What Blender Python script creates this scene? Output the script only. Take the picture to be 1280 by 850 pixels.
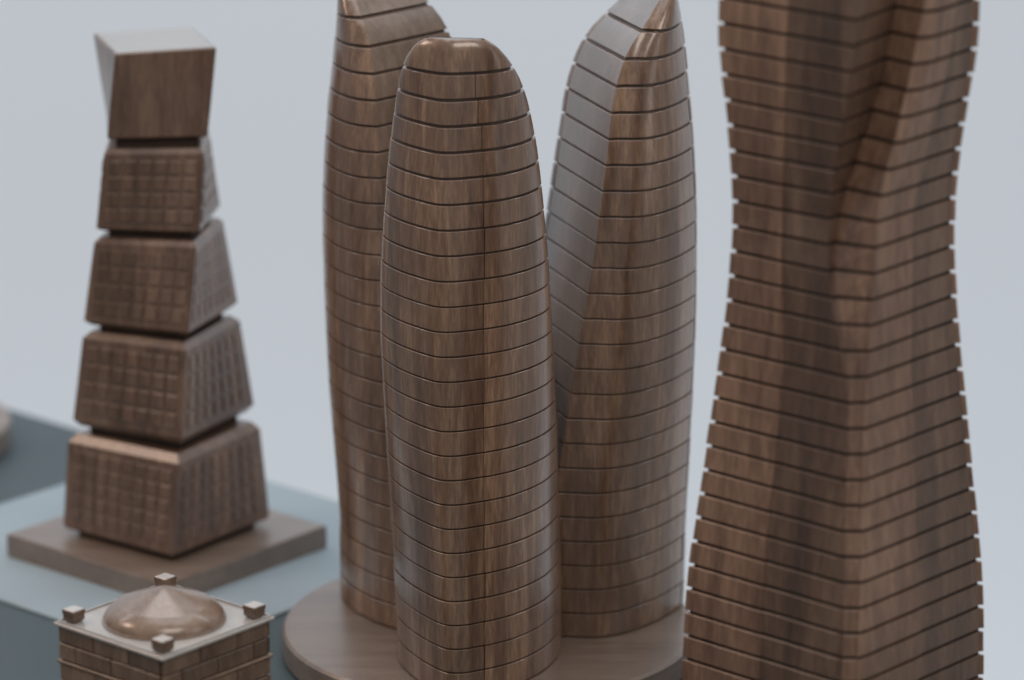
import bpy, math, random
from math import sin, cos, radians as R, pi
random.seed(7)
S = bpy.context.scene
for o in list(bpy.data.objects): bpy.data.objects.remove(o)
COL = S.collection
# ------------------------------------------------------------------ camera (1 unit = 10 cm)
S.unit_settings.scale_length = 0.1
H = 3.434
cd = bpy.data.cameras.new('camera'); cam = bpy.data.objects.new('camera', cd); COL.objects.link(cam)
cam.location = (0, 0, H); cam.rotation_euler = (R(90-16.405), 0, 0)
cd.sensor_width = 36; cd.lens = 4968.3*36/1280; cd.clip_start = .1; cd.clip_end = 200
cd.dof.use_dof = True; cd.dof.focus_distance = 8.95; cd.dof.aperture_fstop = 1.1
S.camera = cam
S.render.resolution_x, S.render.resolution_y = 1024, 680
# ------------------------------------------------------------------ light
W = bpy.data.worlds.new('World'); S.world = W; W.use_nodes = True
bg = W.node_tree.nodes['Background']; bg.inputs[0].default_value = (1, .95, .90, 1); bg.inputs[1].default_value = .31
def area(name, loc, tgt, sx, sy, power, col):
    l = bpy.data.lights.new(name, 'AREA'); l.shape = 'RECTANGLE'; l.size = sx; l.size_y = sy; l.energy = power; l.color = col
    o = bpy.data.objects.new(name, l); COL.objects.link(o); o.location = loc
    from mathutils import Vector
    o.rotation_euler = (Vector(tgt)-Vector(loc)).to_track_quat('-Z', 'Y').to_euler(); return o
area('backdrop_light_upper', (0, 13.0, 9.5), (0, 17, 5.0), 24, 2, 970, (.97, .985, 1))
area('backdrop_light_lower', (0, 13.2, -6.5), (0, 17, -3.0), 24, 2, 440, (.97, .985, 1))
area('overhead_softbox', (0, 9.5, 9), (0, 9, 0), 7, 5, 170, (.95, .97, 1))
area('left_window', (-8.2, 8.2, 7.4), (-.5, 9.2, .5), 2.4, 2.4, 190, (1, .72, .56))
area('front_fill', (2.2, 1.5, 9), (0, 8.8, .8), 6, 4, 360, (1, .90, .80))  # fill added above the front to brighten camera-facing sides, no such source in view
area('right_window', (9, 4.5, 3.4), (0, 8.8, .8), 3.0, 7, 60, (1, .93, .86))
S.view_settings.view_transform = 'Standard'; S.view_settings.look = 'None'
S.view_settings.exposure = 0; S.view_settings.gamma = 1
S.render.engine = 'CYCLES'
# ------------------------------------------------------------------ helpers
def mesh(name, vs, fs, mat, parent=None, smooth=False, kind=None):
    m = bpy.data.meshes.new(name); m.from_pydata(vs, [], fs); m.update(); m.materials.append(mat)
    if smooth:
        for p in m.polygons: p.use_smooth = True
    o = bpy.data.objects.new(name, m); COL.objects.link(o)
    if parent: o.parent = parent
    if kind: o['kind'] = kind
    return o
def thing(name, label, cat, loc=(0, 0, 0), rz=0, group=None):
    o = bpy.data.objects.new(name, None); COL.objects.link(o); o.location = loc; o.rotation_euler = (0, 0, rz)
    o.empty_display_size = .1
    o['label'] = label; o['category'] = cat
    if group: o['group'] = group
    return o
def loft(rings, cap0=True, cap1=True, closed=True):
    n = len(rings[0]); vs = [p for r in rings for p in r]; fs = []
    for k in range(len(rings)-1):
        for i in range(n if closed else n-1):
            j = (i+1) % n
            fs.append((k*n+i, k*n+j, (k+1)*n+j, (k+1)*n+i))
    if cap0: fs.append(tuple(range(n-1, -1, -1)))
    if cap1: fs.append(tuple(range((len(rings)-1)*n, len(rings)*n)))
    return vs, fs
def inset(poly, d):
    """move every point of a closed counter-clockwise 2D polygon inwards by about d"""
    n = len(poly); out = []
    for i in range(n):
        a, b, c = poly[i-1], poly[i], poly[(i+1) % n]
        def nrm(p, q):
            x, y = q[0]-p[0], q[1]-p[1]; l = math.hypot(x, y) or 1e-9
            return (-y/l, x/l)
        n1, n2 = nrm(a, b), nrm(b, c)
        mx, my = n1[0]+n2[0], n1[1]+n2[1]; l = math.hypot(mx, my) or 1e-9
        mx /= l; my /= l
        k = d/max(.45, mx*n1[0]+my*n1[1])
        out.append((b[0]+mx*k, b[1]+my*k))
    return out
def at(poly, z): return [(p[0], p[1], z) for p in poly]
def box_mesh(x0, x1, y0, y1, z0, z1, b):
    """bevelled box"""
    P = [(x0, y0), (x1, y0), (x1, y1), (x0, y1)]
    return loft([at(inset(P, b), z0), at(P, z0+b), at(P, z1-b), at(inset(P, b), z1)])
def lerp(a, b, t): return a+(b-a)*t
def keyed(keys, z):
    """Catmull-Rom style interpolation of tuples keyed on z"""
    zs = [k[0] for k in keys]
    if z <= zs[0]: return keys[0][1:]
    if z >= zs[-1]: return keys[-1][1:]
    i = max(j for j in range(len(zs)) if zs[j] <= z)
    t = (z-zs[i])/(zs[i+1]-zs[i]); out = []
    for c in range(1, len(keys[0])):
        p1, p2 = keys[i][c], keys[i+1][c]; h = zs[i+1]-zs[i]
        d = (p2-p1)/h
        m1 = d if i == 0 else .5*(d+(p1-keys[i-1][c])/(zs[i]-zs[i-1]))
        m2 = d if i+2 >= len(zs) else .5*(d+(keys[i+2][c]-p2)/(zs[i+2]-zs[i+1]))
        out.append((2*t**3-3*t*t+1)*p1+(t**3-2*t*t+t)*h*m1+(-2*t**3+3*t*t)*p2+(t**3-t*t)*h*m2)
    return out
# ------------------------------------------------------------------ materials
def wood(name, dark, mid, light, scale=(1, 1, 1), rough=.42, coat=.6, crough=.26, tint=.14, bump=.12):
    m = bpy.data.materials.new(name); m.use_nodes = True; nt = m.node_tree; N = nt.nodes; L = nt.links
    b = N['Principled BSDF']
    tc = N.new('ShaderNodeTexCoord'); oi = N.new('ShaderNodeObjectInfo')
    def noise(sc, det, ro, dist=0):
        mp = N.new('ShaderNodeMapping'); mp.inputs['Scale'].default_value = sc
        L.new(tc.outputs['Object'], mp.inputs[0])
        # shift the grain a little between pieces cut from different wood
        sh = N.new('ShaderNodeVectorMath'); sh.operation = 'ADD'; L.new(mp.outputs[0], sh.inputs[0])
        ws = N.new('ShaderNodeVectorMath'); ws.operation = 'SCALE'; ws.inputs['Scale'].default_value = 37
        sx_ = N.new('ShaderNodeVectorMath'); sx_.operation = 'MULTIPLY'; sx_.inputs[1].default_value = (0, 1, 1); L.new(oi.outputs['Color'], sx_.inputs[0]); L.new(sx_.outputs[0], ws.inputs[0]); L.new(ws.outputs[0], sh.inputs[1])
        n = N.new('ShaderNodeTexNoise'); n.inputs['Scale'].default_value = 1; n.inputs['Detail'].default_value = det
        n.inputs['Roughness'].default_value = ro; n.inputs['Distortion'].default_value = dist
        L.new(sh.outputs[0], n.inputs[0]); return n
    sx, sy, sz = scale
    big = noise((11*sx, 11*sy, 11*sz), 3, .55, .4)
    mid_n = noise((55*sx, 55*sy, 55*sz), 4, .62, .3)
    fine = noise((230*sx, 230*sy, 230*sz), 2, .6)
    def math_(op, a, bb, c=None):
        q = N.new('ShaderNodeMath'); q.operation = op
        for i, v in enumerate((a, bb, c)):
            if v is None: continue
            if isinstance(v, (int, float)): q.inputs[i].default_value = v
            else: L.new(v, q.inputs[i])
        return q.outputs[0]
    s = math_('MULTIPLY_ADD', big.outputs[0], .42, 0.0)
    s = math_('MULTIPLY_ADD', mid_n.outputs[0], .36, s)
    s = math_('MULTIPLY_ADD', fine.outputs[0], .22, s)
    cr = N.new('ShaderNodeValToRGB'); L.new(s, cr.inputs[0]); e = cr.color_ramp.elements
    e[0].position = .36; e[0].color = (*dark, 1); e[1].position = .655; e[1].color = (*light, 1)
    x = e.new(.5); x.color = (*mid, 1)
    # per-piece tone from Object Info random
    v = math_('MULTIPLY_ADD', oi.outputs['Random'], tint, 1-tint/2)
    hs = N.new('ShaderNodeHueSaturation'); L.new(cr.outputs[0], hs.inputs['Color']); L.new(v, hs.inputs['Value'])
    mx = N.new('ShaderNodeMix'); mx.data_type = 'RGBA'; mx.blend_type = 'MULTIPLY'; mx.inputs[0].default_value = 1
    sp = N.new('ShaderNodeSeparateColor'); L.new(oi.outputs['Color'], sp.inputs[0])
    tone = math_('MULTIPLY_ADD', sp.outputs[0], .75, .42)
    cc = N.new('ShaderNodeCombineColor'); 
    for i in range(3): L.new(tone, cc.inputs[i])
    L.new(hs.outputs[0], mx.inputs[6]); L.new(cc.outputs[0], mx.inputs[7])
    L.new(mx.outputs[2], b.inputs['Base Color'])
    rr = math_('MULTIPLY_ADD', mid_n.outputs[0], .25, rough-.12); L.new(rr, b.inputs['Roughness'])
    b.inputs['Coat Weight'].default_value = coat; b.inputs['Coat IOR'].default_value = 1.72; b.inputs['Coat Roughness'].default_value = crough
    bp = N.new('ShaderNodeBump'); bp.inputs['Strength'].default_value = bump; bp.inputs['Distance'].default_value = .003
    L.new(s, bp.inputs['Height']); L.new(bp.outputs[0], b.inputs['Normal'])
    return m
def plain(name, col, rough=.6, var=.06, sc=3):
    m = bpy.data.materials.new(name); m.use_nodes = True; nt = m.node_tree; N = nt.nodes; L = nt.links
    b = N['Principled BSDF']; n = N.new('ShaderNodeTexNoise'); n.inputs['Scale'].default_value = sc; n.inputs['Detail'].default_value = 5
    tc = N.new('ShaderNodeTexCoord'); L.new(tc.outputs['Object'], n.inputs[0])
    cr = N.new('ShaderNodeValToRGB'); L.new(n.outputs[0], cr.inputs[0])
    cr.color_ramp.elements[0].position = .3; cr.color_ramp.elements[1].position = .7
    cr.color_ramp.elements[0].color = (*[c*(1-var) for c in col], 1); cr.color_ramp.elements[1].color = (*[c*(1+var) for c in col], 1)
    L.new(cr.outputs[0], b.inputs['Base Color']); b.inputs['Roughness'].default_value = rough
    return m
V = (1, 1, .11)
M_petal = wood('walnut_petal', (.084, .043, .027), (.190, .109, .069), (.39, .255, .168), V, coat=.85, crough=.2, rough=.40)
M_inner = wood('lacquered_sheen_walnut', (.085, .058, .046), (.14, .10, .082), (.22, .165, .14), V, coat=1, crough=.24, rough=.34)  # coated wood, greyed to put the reflected backdrop sheen into its colour
M_inner.node_tree.nodes['Principled BSDF'].inputs['Coat IOR'].default_value = 1.9
M_inner.node_tree.nodes['Principled BSDF'].inputs['Sheen Weight'].default_value = .15
M_inner.node_tree.nodes['Principled BSDF'].inputs['Specular IOR Level'].default_value = .9
M_leaf = wood('planed_walnut', (.095, .06, .042), (.160, .108, .078), (.25, .18, .135), V, coat=.3, crough=.3, rough=.45)
M_dark = wood('shadow_walnut', (.022, .012, .009), (.034, .020, .015), (.05, .03, .022), V, coat=0, rough=.8)  # near-black colour standing in for shade in the gaps between parts
M_core = wood('walnut_core', (.060, .034, .024), (.085, .052, .038), (.11, .07, .05), V, coat=.1)
M_twist = wood('walnut_twist', (.077, .041, .028), (.168, .095, .063), (.30, .188, .128), V, coat=.5, rough=.46)
M_block = wood('walnut_block', (.075, .045, .032), (.145, .083, .056), (.26, .165, .115), V, coat=.6)
M_base = wood('walnut_base', (.11, .075, .056), (.155, .112, .088), (.21, .16, .13), (.12, 1, 1), coat=.8, crough=.3, rough=.45)
M_brick = wood('walnut_brick', (.085, .052, .036), (.155, .10, .070), (.24, .165, .12), (1, 1, .25), coat=.4, tint=.35)
M_dome = wood('polished_walnut', (.13, .082, .056), (.20, .135, .096), (.28, .20, .15), (.5, .5, .5), coat=.7, crough=.2, rough=.4, bump=.03)
M_cap = wood('pale_top_wood', (.36, .335, .32), (.44, .42, .405), (.50, .48, .465), (.2, 1, 1), coat=1, crough=.25, rough=.35)
M_table = plain('slate_blue_board', (.054, .082, .096), .55)
M_mat = plain('pale_blue_board', (.30, .375, .425), .6, .04)
M_back = plain('backdrop_paper', (.585, .65, .72), .9, .01, .3)
# ------------------------------------------------------------------ setting
# table top: its far edge runs diagonally
A = R(-41.5); ux, uy = cos(A), sin(A); nx, ny = -uy, ux      # u along the edge, n away from the camera
E0 = (-.96, 10.545)
def tp(u, n): return (E0[0]+ux*u+nx*n, E0[1]+uy*u+ny*n)
P = [tp(-9, -9), tp(6, -9), tp(6, 0), tp(-9, 0)]
mesh('table', *loft([at(P, -.30), at(P, -.02), at(inset(P, .02), 0)]), M_table, kind='structure')
yb = 17
vs = [(x, yb+.25*max(0, 0), z) for x in (-20, 20) for z in (-9, 14)]
mesh('backdrop', [(-20, yb, -9), (20, yb, -9), (20, yb, 14), (-20, yb, 14), (-20, yb+.1, -9), (20, yb+.1, -9), (20, yb+.1, 14), (-20, yb+.1, 14)],
     [(0, 1, 2, 3), (7, 6, 5, 4), (0, 4, 5, 1), (1, 5, 6, 2), (2, 6, 7, 3), (3, 7, 4, 0)], M_back, kind='structure')
P = [tp(0, -1.11), tp(1.15, -1.11), tp(1.15, -.003), tp(0, -.003)]
b_ = mesh('display_board', *loft([at(P, .001), at(P, .006), at(inset(P, .003), .009)]), M_mat)
b_['label'] = 'thin pale blue board lying flat under the square plinth of the stacked tower'; b_['category'] = 'board'

# ------------------------------------------------------------------ three-petal tower on a round base
DC = (-.0535, 9.008)
t = thing('petal_tower_model', 'walnut model of three curved banded petals rising from a round base', 'tower model', (DC[0], DC[1], 0))
prof = [(.470, 0.0), (.492, .001), (.500, .008), (.500, .062), (.494, .069), (.480, .070)]
def lathe(prof, n=96):
    rings = [[(r*cos(2*pi*i/n), r*sin(2*pi*i/n), z) for i in range(n)] for r, z in prof]
    return loft(rings)
def shade_auto(o, deg=30):
    for p in o.data.polygons: p.use_smooth = True
    o.data.set_sharp_from_angle(angle=R(deg))
d_ = mesh('round_base', *lathe(prof), M_base, t); shade_auto(d_)
blocker_ring = [(.112*cos(2*pi*q/24), .112*sin(2*pi*q/24)) for q in range(24)]
o = mesh('reflection_blocker', *loft([at(blocker_ring, .0705), at(blocker_ring, .735), at(inset(blocker_ring, .01), .745)]), M_dark, t)  # unseen column added between the petals to block reflections and darken the gap
#        z    ri    tc-   tc+   w     ro
PK = [(.00, .110, .140, .186, .188, .490),
      (.07, .110, .140, .186, .190, .494),
      (.41, .114, .146, .186, .194, .498),
      (.71, .154, .153, .178, .198, .502),
      (1.01, .202, .158, .160, .194, .502),
      (1.25, .236, .152, .152, .176, .494),
      (1.38, .256, .141, .141, .160, .484),
      (1.48, .297, .124, .124, .142, .476),
      (1.54, .350, .104, .104, .124, .468),
      (1.59, .396, .080, .076, .096, .460),
      (1.615, .414, .062, .056, .072, .456)]
TEMPLATE = [(.0, None), (.10, -.90), (.26, -.99), (.475, -.93), (.70, -.70), (.866, -.45), (.965, -.26), (1.0, -.13), (.985, .04), (.935, .19),
            (.85, .41), (.72, .645), (.5, .875), (.25, .99), (.10, 1.0), (.0, None)]
SH = [0, 1, 0]            # tip drift, height scale, extra belly of the petal being built
def full(z, d=0):
    """closed section of a petal, counter-clockwise, from the inner corner at -t round the outer tip to the corner at +t"""
    zz = .07+(z-.07)/SH[1]; ri, tm, tpl, w, ro = keyed(PK, zz)
    ro += SH[2]*max(0, 1-((zz-.92)/.66)**2); L_ = ro-ri
    dt = SH[0]*min(1, max(0, (zz-.1)/.8))
    c = []
    for i, (a, b) in enumerate(TEMPLATE):
        if b is None: c.append((ri, -tm if i == 0 else tpl))
        else:
            lim = tm if b < 0 else tpl
            tt = b*w
            if a < .15: tt = math.copysign(lerp(lim, abs(b)*w, a/.15), b)
            c.append((ri+a*L_, tt))
    out = []; n = len(c)
    for i in range(n-1):
        p0, p1, p2, p3 = c[max(i-1, 0)], c[i], c[i+1], c[min(i+2, n-1)]
        for q in range(3):
            u = q/3
            out.append(tuple(.5*(2*p1[k]+(p2[k]-p0[k])*u+(2*p0[k]-5*p1[k]+4*p2[k]-p3[k])*u*u+(3*p1[k]-p0[k]-3*p2[k]+p3[k])*u**3) for k in (0, 1)))
    out.append(c[-1])
    out = [(x, y+dt) for x, y in out]
    return inset(out, d) if d else out
def half(z, s, si, sign, gap):
    """the part of the section on one side of the seam, which runs from t = si on the inner face to t = s on the outer skin"""
    p = full(z); ri = p[0][0]; ro = max(q[0] for q in p)
    c = s+sign*gap; n = 22; cut = len(p)/2
    for i in range(len(p)-1):
        if (p[i][1]-c)*(p[i+1][1]-c) <= 0 and p[i][0] > ri+.3*(ro-ri):
            cut = i+(c-p[i][1])/((p[i+1][1]-p[i][1]) or 1e-9); break
    def samp(f):
        i = min(int(f), len(p)-2); k = f-i
        return (lerp(p[i][0], p[i+1][0], k), lerp(p[i][1], p[i+1][1], k))
    ci = max(p[0][1]*.9, min(p[-1][1]*.9, si))+sign*gap
    if sign > 0: arc = [samp(lerp(cut, len(p)-1, i/n)) for i in range(n+1)]
    else: arc = [samp(lerp(0, cut, i/n)) for i in range(n+1)]
    return arc+[(ri, ci)]
for pi_, (az, seam, seam_in, PITCH) in enumerate(((-97, .048, .0, .0582), (20.5, -.052, .3, .0605), (136, .06, -.02, .0605))):
    SH[:] = ((-.020, .990, 0), (0, 1, .014), (-.020, 1.006, .052))[pi_]; TOP = .07+(1.615-.07)*SH[1]
    rz = R(az); ca, sa = cos(rz), sin(rz)
    def rot(pl): return [(x*ca-y*sa, x*sa+y*ca) for x, y in pl]
    zs = [.070]+[.0705+i*.03 for i in range(1, 51)]+[TOP-.02]
    rings = [at(rot(full(z, .0065)), z) for z in zs]
    core = mesh('petal', *loft(rings), M_core, t); shade_auto(core, 40)
    core.color = (.5, .3+.1*pi_, .2, 1)
    z0 = .0715; k = 0
    while z0 < TOP-.012:
        z1 = min(z0+PITCH, TOP)
        if TOP-z1 < .036: z1 = TOP
        g = .0020 if z0 < 1.0 else lerp(.0020, .0038, min(1, (z0-1.0)/.4))
        last = z1 >= TOP-.001
        s = seam*(1 if z0 < 1.3 else lerp(1, .3, (z0-1.3)/.31))+random.uniform(-.0016, .0016)
        if k % 5 == 0: tone = [random.uniform(.6, .95), random.uniform(.35, .9)]
        for sign in ((1,) if last else (1, -1)):
            e = random.uniform(-.0007, .0007)+(.0012 if sign > 0 else 0)
            a, b = z0+g, z1-(0 if last else g); bv = .0009
            def hr(z, d): return at(rot(full(z, d-e) if last else inset(half(z, s, seam_in, sign, .0011), d-e)), z)
            m_ = .5*(a+b)
            rr = [hr(a, bv), hr(a+bv, 0), hr(m_, -.0002), hr(b-bv, 0), hr(b, bv)]
            if last: rr = [hr(a, bv), hr(a+bv, 0), hr(lerp(a, b, .3), 0), hr(b-.024, .0004), hr(b-.016, .0016), hr(b-.010, .0034), hr(b-.006, .0052), hr(b-.0025, .0074), hr(b, .0102)]
            o = mesh('band', *loft(rr), M_petal, core)
            shade_auto(o, 26)
            if pi_ > 0:                      # inner face: planed on the left petal, lacquered and sheen-greyed on the right
                o.data.materials.append(M_inner if pi_ == 1 else M_leaf)
                npt = len(rr[0]); ki = npt-1 if last else (npt-2 if sign > 0 else npt-1)
                for q in range(len(rr)-1): o.data.polygons[q*npt+ki].material_index = 1
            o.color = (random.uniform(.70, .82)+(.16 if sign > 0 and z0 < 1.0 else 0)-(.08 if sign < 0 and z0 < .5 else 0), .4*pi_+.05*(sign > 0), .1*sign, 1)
        z0 = z1; k += 1
        if last: break

# ------------------------------------------------------------------ twisted tower (right)
t = thing('twisted_tower_model', 'tall walnut model of a twisting tower with a waist, sliced into thin level bands', 'tower model', (.690, 8.0, 0))
#      z     L            A             V              B             S             R
TK = [(0.0, -.325, -.016, -.022, -.300, -.006, -.306, .026, -.306, .045, -.290, .325, .016),
      (.54, -.311, -.016, -.020, -.280, -.006, -.290, .026, -.291, .045, -.276, .311, .016),
      (.80, -.280, -.016, -.018, -.250, -.005, -.256, .028, -.257, .044, -.244, .280, .016),
      (1.07, -.247, -.016, -.012, -.217, -.003, -.222, .034, -.220, .045, -.210, .247, .016),
      (1.16, -.237, -.016, -.026, -.202, -.016, -.204, .040, -.212, .050, -.202, .237, .016),
      (1.27, -.229, -.017, -.042, -.183, -.034, -.168, .045, -.199, .054, -.189, .229, .017),
      (1.39, -.227, -.015, -.045, -.162, -.018, -.132, .050, -.186, .060, -.178, .227, .015),
      (1.55, -.240, -.006, -.030, -.195, .032, -.104, .086, -.167, .106, -.156, .240, .006),
      (1.71, -.259, 0.0, -.013, -.226, .072, -.092, .121, -.150, .151, -.137, .259, 0.0),
      (1.90, -.255, .01, 0.0, -.230, .095, -.095, .15, -.135, .18, -.118, .255, -.01),
      (2.10, -.225, .02, .01, -.205, .11, -.085, .15, -.115, .175, -.1, .225, -.02)]
def tw(z):
    q = keyed(TK, z); return [(q[i], q[i+1]) for i in range(0, 12, 2)]
def mid(a, b, k=.5): return (lerp(a[0], b[0], k), lerp(a[1], b[1], k))
def ring_full(z, d=0):
    L, A_, Vv, B, S_, Rr = tw(z)
    h = [L, A_, Vv, B, S_]
    p = h+[(-x, -y) for x, y in h]
    return inset(p, d) if d else p
zs = [i*.05 for i in range(0, 43)]
core = mesh('tower_core', *loft([at(ring_full(z, .0036), z) for z in zs]), M_dark, t); core.color = (.3, .2, .7, 1)
tp_ = .0532; z0 = 0.0
colt = [[random.uniform(.7, .95) for _ in range(6)] for _ in range(2)]
while z0 < 2.08:
    z1 = z0+tp_; g = .0037; bv = .0011
    for side in (1, -1):
        def panel(z, which, d, inn=.03):
            L, A_, Vv, B, S_, Rr = tw(z)
            inner = ring_full(z, inn)
            if side < 0: pass
            m1 = mid(L, A_, .5); m2 = mid(S_, Rr, .44)
            i = inner[:5]; iR = (-inner[0][0], -inner[0][1])
            im1 = mid(i[0], i[1], .5); im2 = mid(i[4], iR, .44)
            gp = .0005
            if which == 0: poly = [L, m1, im1, i[0]]
            elif which == 1: poly = [m1, A_, Vv, i[2], i[1], im1]
            elif which == 2: poly = [B, S_, m2, im2, i[4], i[3]]
            elif which == 4: poly = [Vv, B, i[3], i[2]]
            else: poly = [m2, Rr, iR, im2]
            poly = [(x*side, y*side) for x, y in poly]
            return inset(poly, d) if d else poly
        for w in range(5):
            e = (-.0030 if w == 0 else (-.0022 if w == 2 else 0))+random.uniform(-.0005, .0005)
            a, b = z0+g, z1-g
            rr = [at(panel(a, w, bv+e), a), at(panel(a+bv, w, e+.0002), a+bv), at(panel(b-bv, w, e+.0002), b-bv), at(panel(b, w, bv+e), b)]
            o = mesh('wood_panel', *loft(rr), M_twist, t)
            base = (1.0, .30, .90, .30, .98 if z0 < 1.5 else .8)[w]  # notch strip toned darker higher up, valley shade put into its colour
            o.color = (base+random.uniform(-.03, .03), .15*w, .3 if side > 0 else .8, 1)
    z0 = z1
# ------------------------------------------------------------------ stacked block tower (left)
t = thing('stacked_tower_model', 'tapering walnut model of five twisted blocks stacked on a square plinth', 'tower model', (-.8896, 9.695, .009))
def sqr(s, th, z):
    c, n = cos(th), sin(th)
    return [(X*s/2*c+Y*s/2*n, -X*s/2*n+Y*s/2*c, z) for X, Y in ((-1, -1), (1, -1), (1, 1), (-1, 1))]
def sq_loft(levels):
    return loft([sqr(s, R(th), z) for z, s, th in levels])
o = mesh('square_plinth', *sq_loft([(0, .581, 40.3), (.055, .581, 40.3), (.0607, .575, 40.3)]), M_base, t)
BL = [  # under z,s | widest z,s,th | top outer z,s,th | top inner z,s | tile cols, rows
    ((.086, .362), (.096, .374, 37.0), (.326, .349, 32.0), (.346, .318), (8, 5)),
    ((.371, .306), (.388, .331, 29.1), (.608, .294, 23.1), (.624, .262), (7, 4)),
    ((.642, .262), (.655, .290, 21.0), (.864, .263, 10.6), (.876, .240), (7, 4)),
    ((.896, .240), (.904, .2625, 7.0), (1.096, .247, -1.5), (1.108, .230), (6, 4)),
    ((1.134, .232), (1.140, .247, -6.0), (1.354, .254, -17.6), (1.354, .254), (0, 0)),
]
for bi, (un, wi, to, ti, (nc, nr)) in enumerate(BL):
    Z = -.009+.0
    lv = [(un[0]+Z, un[1], wi[2]), (wi[0]+Z, wi[1], wi[2])]
    for k in range(1, 9):
        q = k/9; lv.append((lerp(wi[0], to[0], q)+Z, lerp(wi[1], to[1], q), lerp(wi[2], to[2], q)))
    lv.append((to[0]+Z, to[1], to[2]))
    if bi < 4: lv.append((ti[0]+Z, ti[1], to[2]))
    else: lv.append((to[0]+.002+Z, to[1]-.004, to[2]))
    blk = mesh('block', *sq_loft(lv), M_block, t)
    blk.color = (.75, .2*bi, .3, 1)
    for p in blk.data.polygons: p.use_smooth = True
    blk.data.set_sharp_from_angle(angle=R(25))
    # neck to the piece below; its near-black colour stands in for gap shade
    zb = -.012 if bi == 0 else BL[bi-1][3][0]+Z-.006
    zb = .058 if bi == 0 else zb
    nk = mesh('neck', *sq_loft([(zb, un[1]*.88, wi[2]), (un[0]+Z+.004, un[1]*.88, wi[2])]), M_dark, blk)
    if bi == 4:
        tpz = sq_loft([(to[0]+.0022+Z, to[1]-.010, to[2]), (to[0]+.0045+Z, to[1]-.014, to[2])])
        cp = mesh('top_plate', *tpz, M_cap, blk); cp.color = (.35, .2, .5, 1)
    if not nc: continue
    stuff_v, stuff_f = [], []
    for f in range(4):
        def pt(u, v, off):
            th = R(lerp(wi[2], to[2], v)); s = lerp(wi[1], to[1], v); z = lerp(wi[0], to[0], v)+Z
            X0, Y0 = ((-1, -1), (1, -1), (1, 1), (-1, 1))[f]; X1, Y1 = ((1, -1), (1, 1), (-1, 1), (-1, -1))[f]
            nx_, ny_ = ((0, -1), (1, 0), (0, 1), (-1, 0))[f]
            X = lerp(X0, X1, u)*s/2+nx_*off; Y = lerp(Y0, Y1, u)*s/2+ny_*off
            c, n = cos(th), sin(th)
            return (X*c+Y*n, -X*n+Y*c, z)
        mu, mv = .05, .07
        for i in range(nc):
            for j in range(nr):
                du = (1-2*mu)/nc; dv = (1-2*mv)/nr; gu = du*.10; gv = dv*.10
                u0, u1 = mu+i*du+gu, mu+(i+1)*du-gu; v0, v1 = mv+j*dv+gv, mv+(j+1)*dv-gv
                iu, iv = (u1-u0)*.07, (v1-v0)*.07
                h = (.0030, .0034, .0024, .0032, 0)[bi]+random.uniform(-.0002, .0002)
                vs = [pt(u0, v0, -.002), pt(u1, v0, -.002), pt(u1, v1, -.002), pt(u0, v1, -.002),
                      pt(u0, v0, h*.6), pt(u1, v0, h*.6), pt(u1, v1, h*.6), pt(u0, v1, h*.6),
                      pt(u0+iu, v0+iv, h), pt(u1-iu, v0+iv, h), pt(u1-iu, v1-iv, h), pt(u0+iu, v1-iv, h)]
                fs = [(8, 9, 10, 11)]
                for a in range(4):
                    b = (a+1) % 4; fs += [(a, b, b+4, a+4), (a+4, b+4, b+8, a+8)]
                if f in (0, 1):
                    o = mesh('tile', vs, fs, M_block, blk)
                    o.color = (.62+.3*((i*7+bi*3+f) % 5)/5+random.uniform(-.03, .03), .2*bi, .3, 1)
                else:
                    n0 = len(stuff_v); stuff_v += vs; stuff_f += [tuple(q+n0 for q in ff) for ff in fs]
    o = mesh('tile_grid', stuff_v, stuff_f, M_block, blk, kind='stuff'); o.color = blk.color
# ------------------------------------------------------------------ brick building model (front left)
BX = (-.7472, 8.0242); bth = R(41.03)
t = thing('brick_building_model', 'small square walnut building model with brick walls, flat roof and shallow dome', 'building model', (BX[0], BX[1], 0), -bth)
hs = .1560; ztop = .439
w_ = mesh('wall', *box_mesh(-hs, hs, -hs, hs, 0, ztop, .001), M_core, t); w_.color = (.5, .2, .1, 1)
ch = .0385; bl = .108
courses = []
z = ztop; ci = 0
while z > .03:
    if ci == 2 or ci == 9:     # string course
        o = mesh('string_course', *box_mesh(-hs-.0085, hs+.0085, -hs-.0085, hs+.0085, z-.0085, z-.001, .0015), M_brick, t)
        o.color = (.85, .3, .1, 1); z -= .0095
    z0 = z-ch; off = (0, .5)[ci % 2]
    for f in range(4):
        a = f*pi/2
        x = -hs-.003+(0 if ci % 2 == 0 else -bl*.52)
        end = hs+.003-(.008 if True else 0)
        while x < end:
            x0 = max(x, -hs-.003); x1 = min(x+bl, end)
            if x1-x0 > .012:
                dpt = .0055+random.uniform(-.0008, .0008)
                vs, fs = box_mesh(x0+.0014, x1-.0014, -hs-dpt, -hs+.002, z0+.0014, z-.0014, .0013)
                c, n = cos(a), sin(a)
                vs = [(p[0]*c-p[1]*n, p[0]*n+p[1]*c, p[2]) for p in vs]
                o = mesh('brick', vs, fs, M_brick, w_); o.color = (random.uniform(.45, .95), random.random(), random.random(), 1)
            x += bl
    z -= ch; ci += 1
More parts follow.
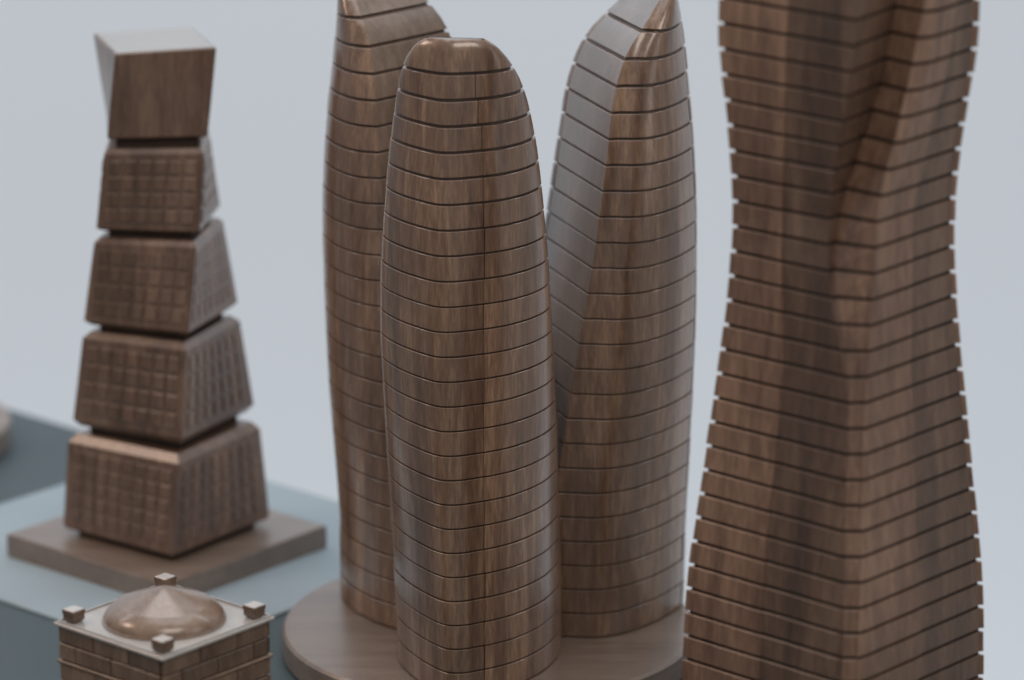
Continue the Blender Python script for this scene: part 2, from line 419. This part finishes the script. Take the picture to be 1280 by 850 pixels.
# cornice: thin slab with a recessed deck
cs = .1675
vs, fs = box_mesh(-cs, cs, -cs, cs, .439, .446, .0012)
o = mesh('cornice', vs, fs, M_cap, t); o.color = (.8, .2, .2, 1)
P1 = [(-cs+.005, -cs+.005), (cs-.005, -cs+.005), (cs-.005, cs-.005), (-cs+.005, cs-.005)]
P2 = inset(P1, .004)
vs, fs = loft([at(P1, .4462), at(P1, .4498), at(P2, .4498), at(P2, .4466)], cap0=False, cap1=False)
o = mesh('roof_rim', vs, fs, M_cap, t); o.color = (.8, .2, .2, 1)
dp = [(.131, .4462), (.1335, .4480), (.1335, .4495), (.1300, .4505)]
bk = [(.4505, .1300), (.4570, .1292), (.4640, .1258), (.4705, .1205), (.4765, .1135), (.4815, .1062), (.4858, .0992)]
for q in range(1, 19): zq = .4505+(.4858-.4505)*q/18; dp.append((keyed(bk, zq)[0], zq))
dp += [(.080, .4933), (.060, .5010), (.040, .5088), (.020, .5163), (.008, .5206), (.0008, .5226)]
o = mesh('dome', *lathe(dp, 96), M_dome, t); shade_auto(o, 8); o.color = (.9, .5, .2, 1)
for X in (-1, 1):
    for Y in (-1, 1):
        c = cs-.031; q = .0175
        P = [(-q, -q), (q, -q), (q, q), (-q, q)]
        Pi = inset(P, .0012)
        vs, fs = loft([at(inset(P, .006), .4464), at(inset(P, .0035), .4495), at(Pi, .4535), at(Pi, .464), at(P, .4655), at(P, .4735), at(inset(P, .0012), .4745)])
        o = mesh('finial', [(p[0]+X*c, p[1]+Y*c, p[2]) for p in vs], fs, M_cap if False else M_brick, t); o.color = (.7, .2, .2, 1)
        vs, fs = loft([at(inset(P, .0014), .4746), at(inset(P, .0024), .4756)])
        mesh('finial_cap', [(p[0]+X*c, p[1]+Y*c, p[2]) for p in vs], fs, M_cap, o)
# ------------------------------------------------------------------ round wooden base cut by the left edge
o = mesh('round_base', *lathe([(.30, 0), (.335, .002), (.34, .01), (.34, .07), (.334, .078), (.32, .08)]), M_base)
o.location = (-1.745, 10.60, 0)
shade_auto(o)
o['label'] = 'pale round wooden base at the back of the slate table, cut by the left edge'; o['category'] = 'model base'
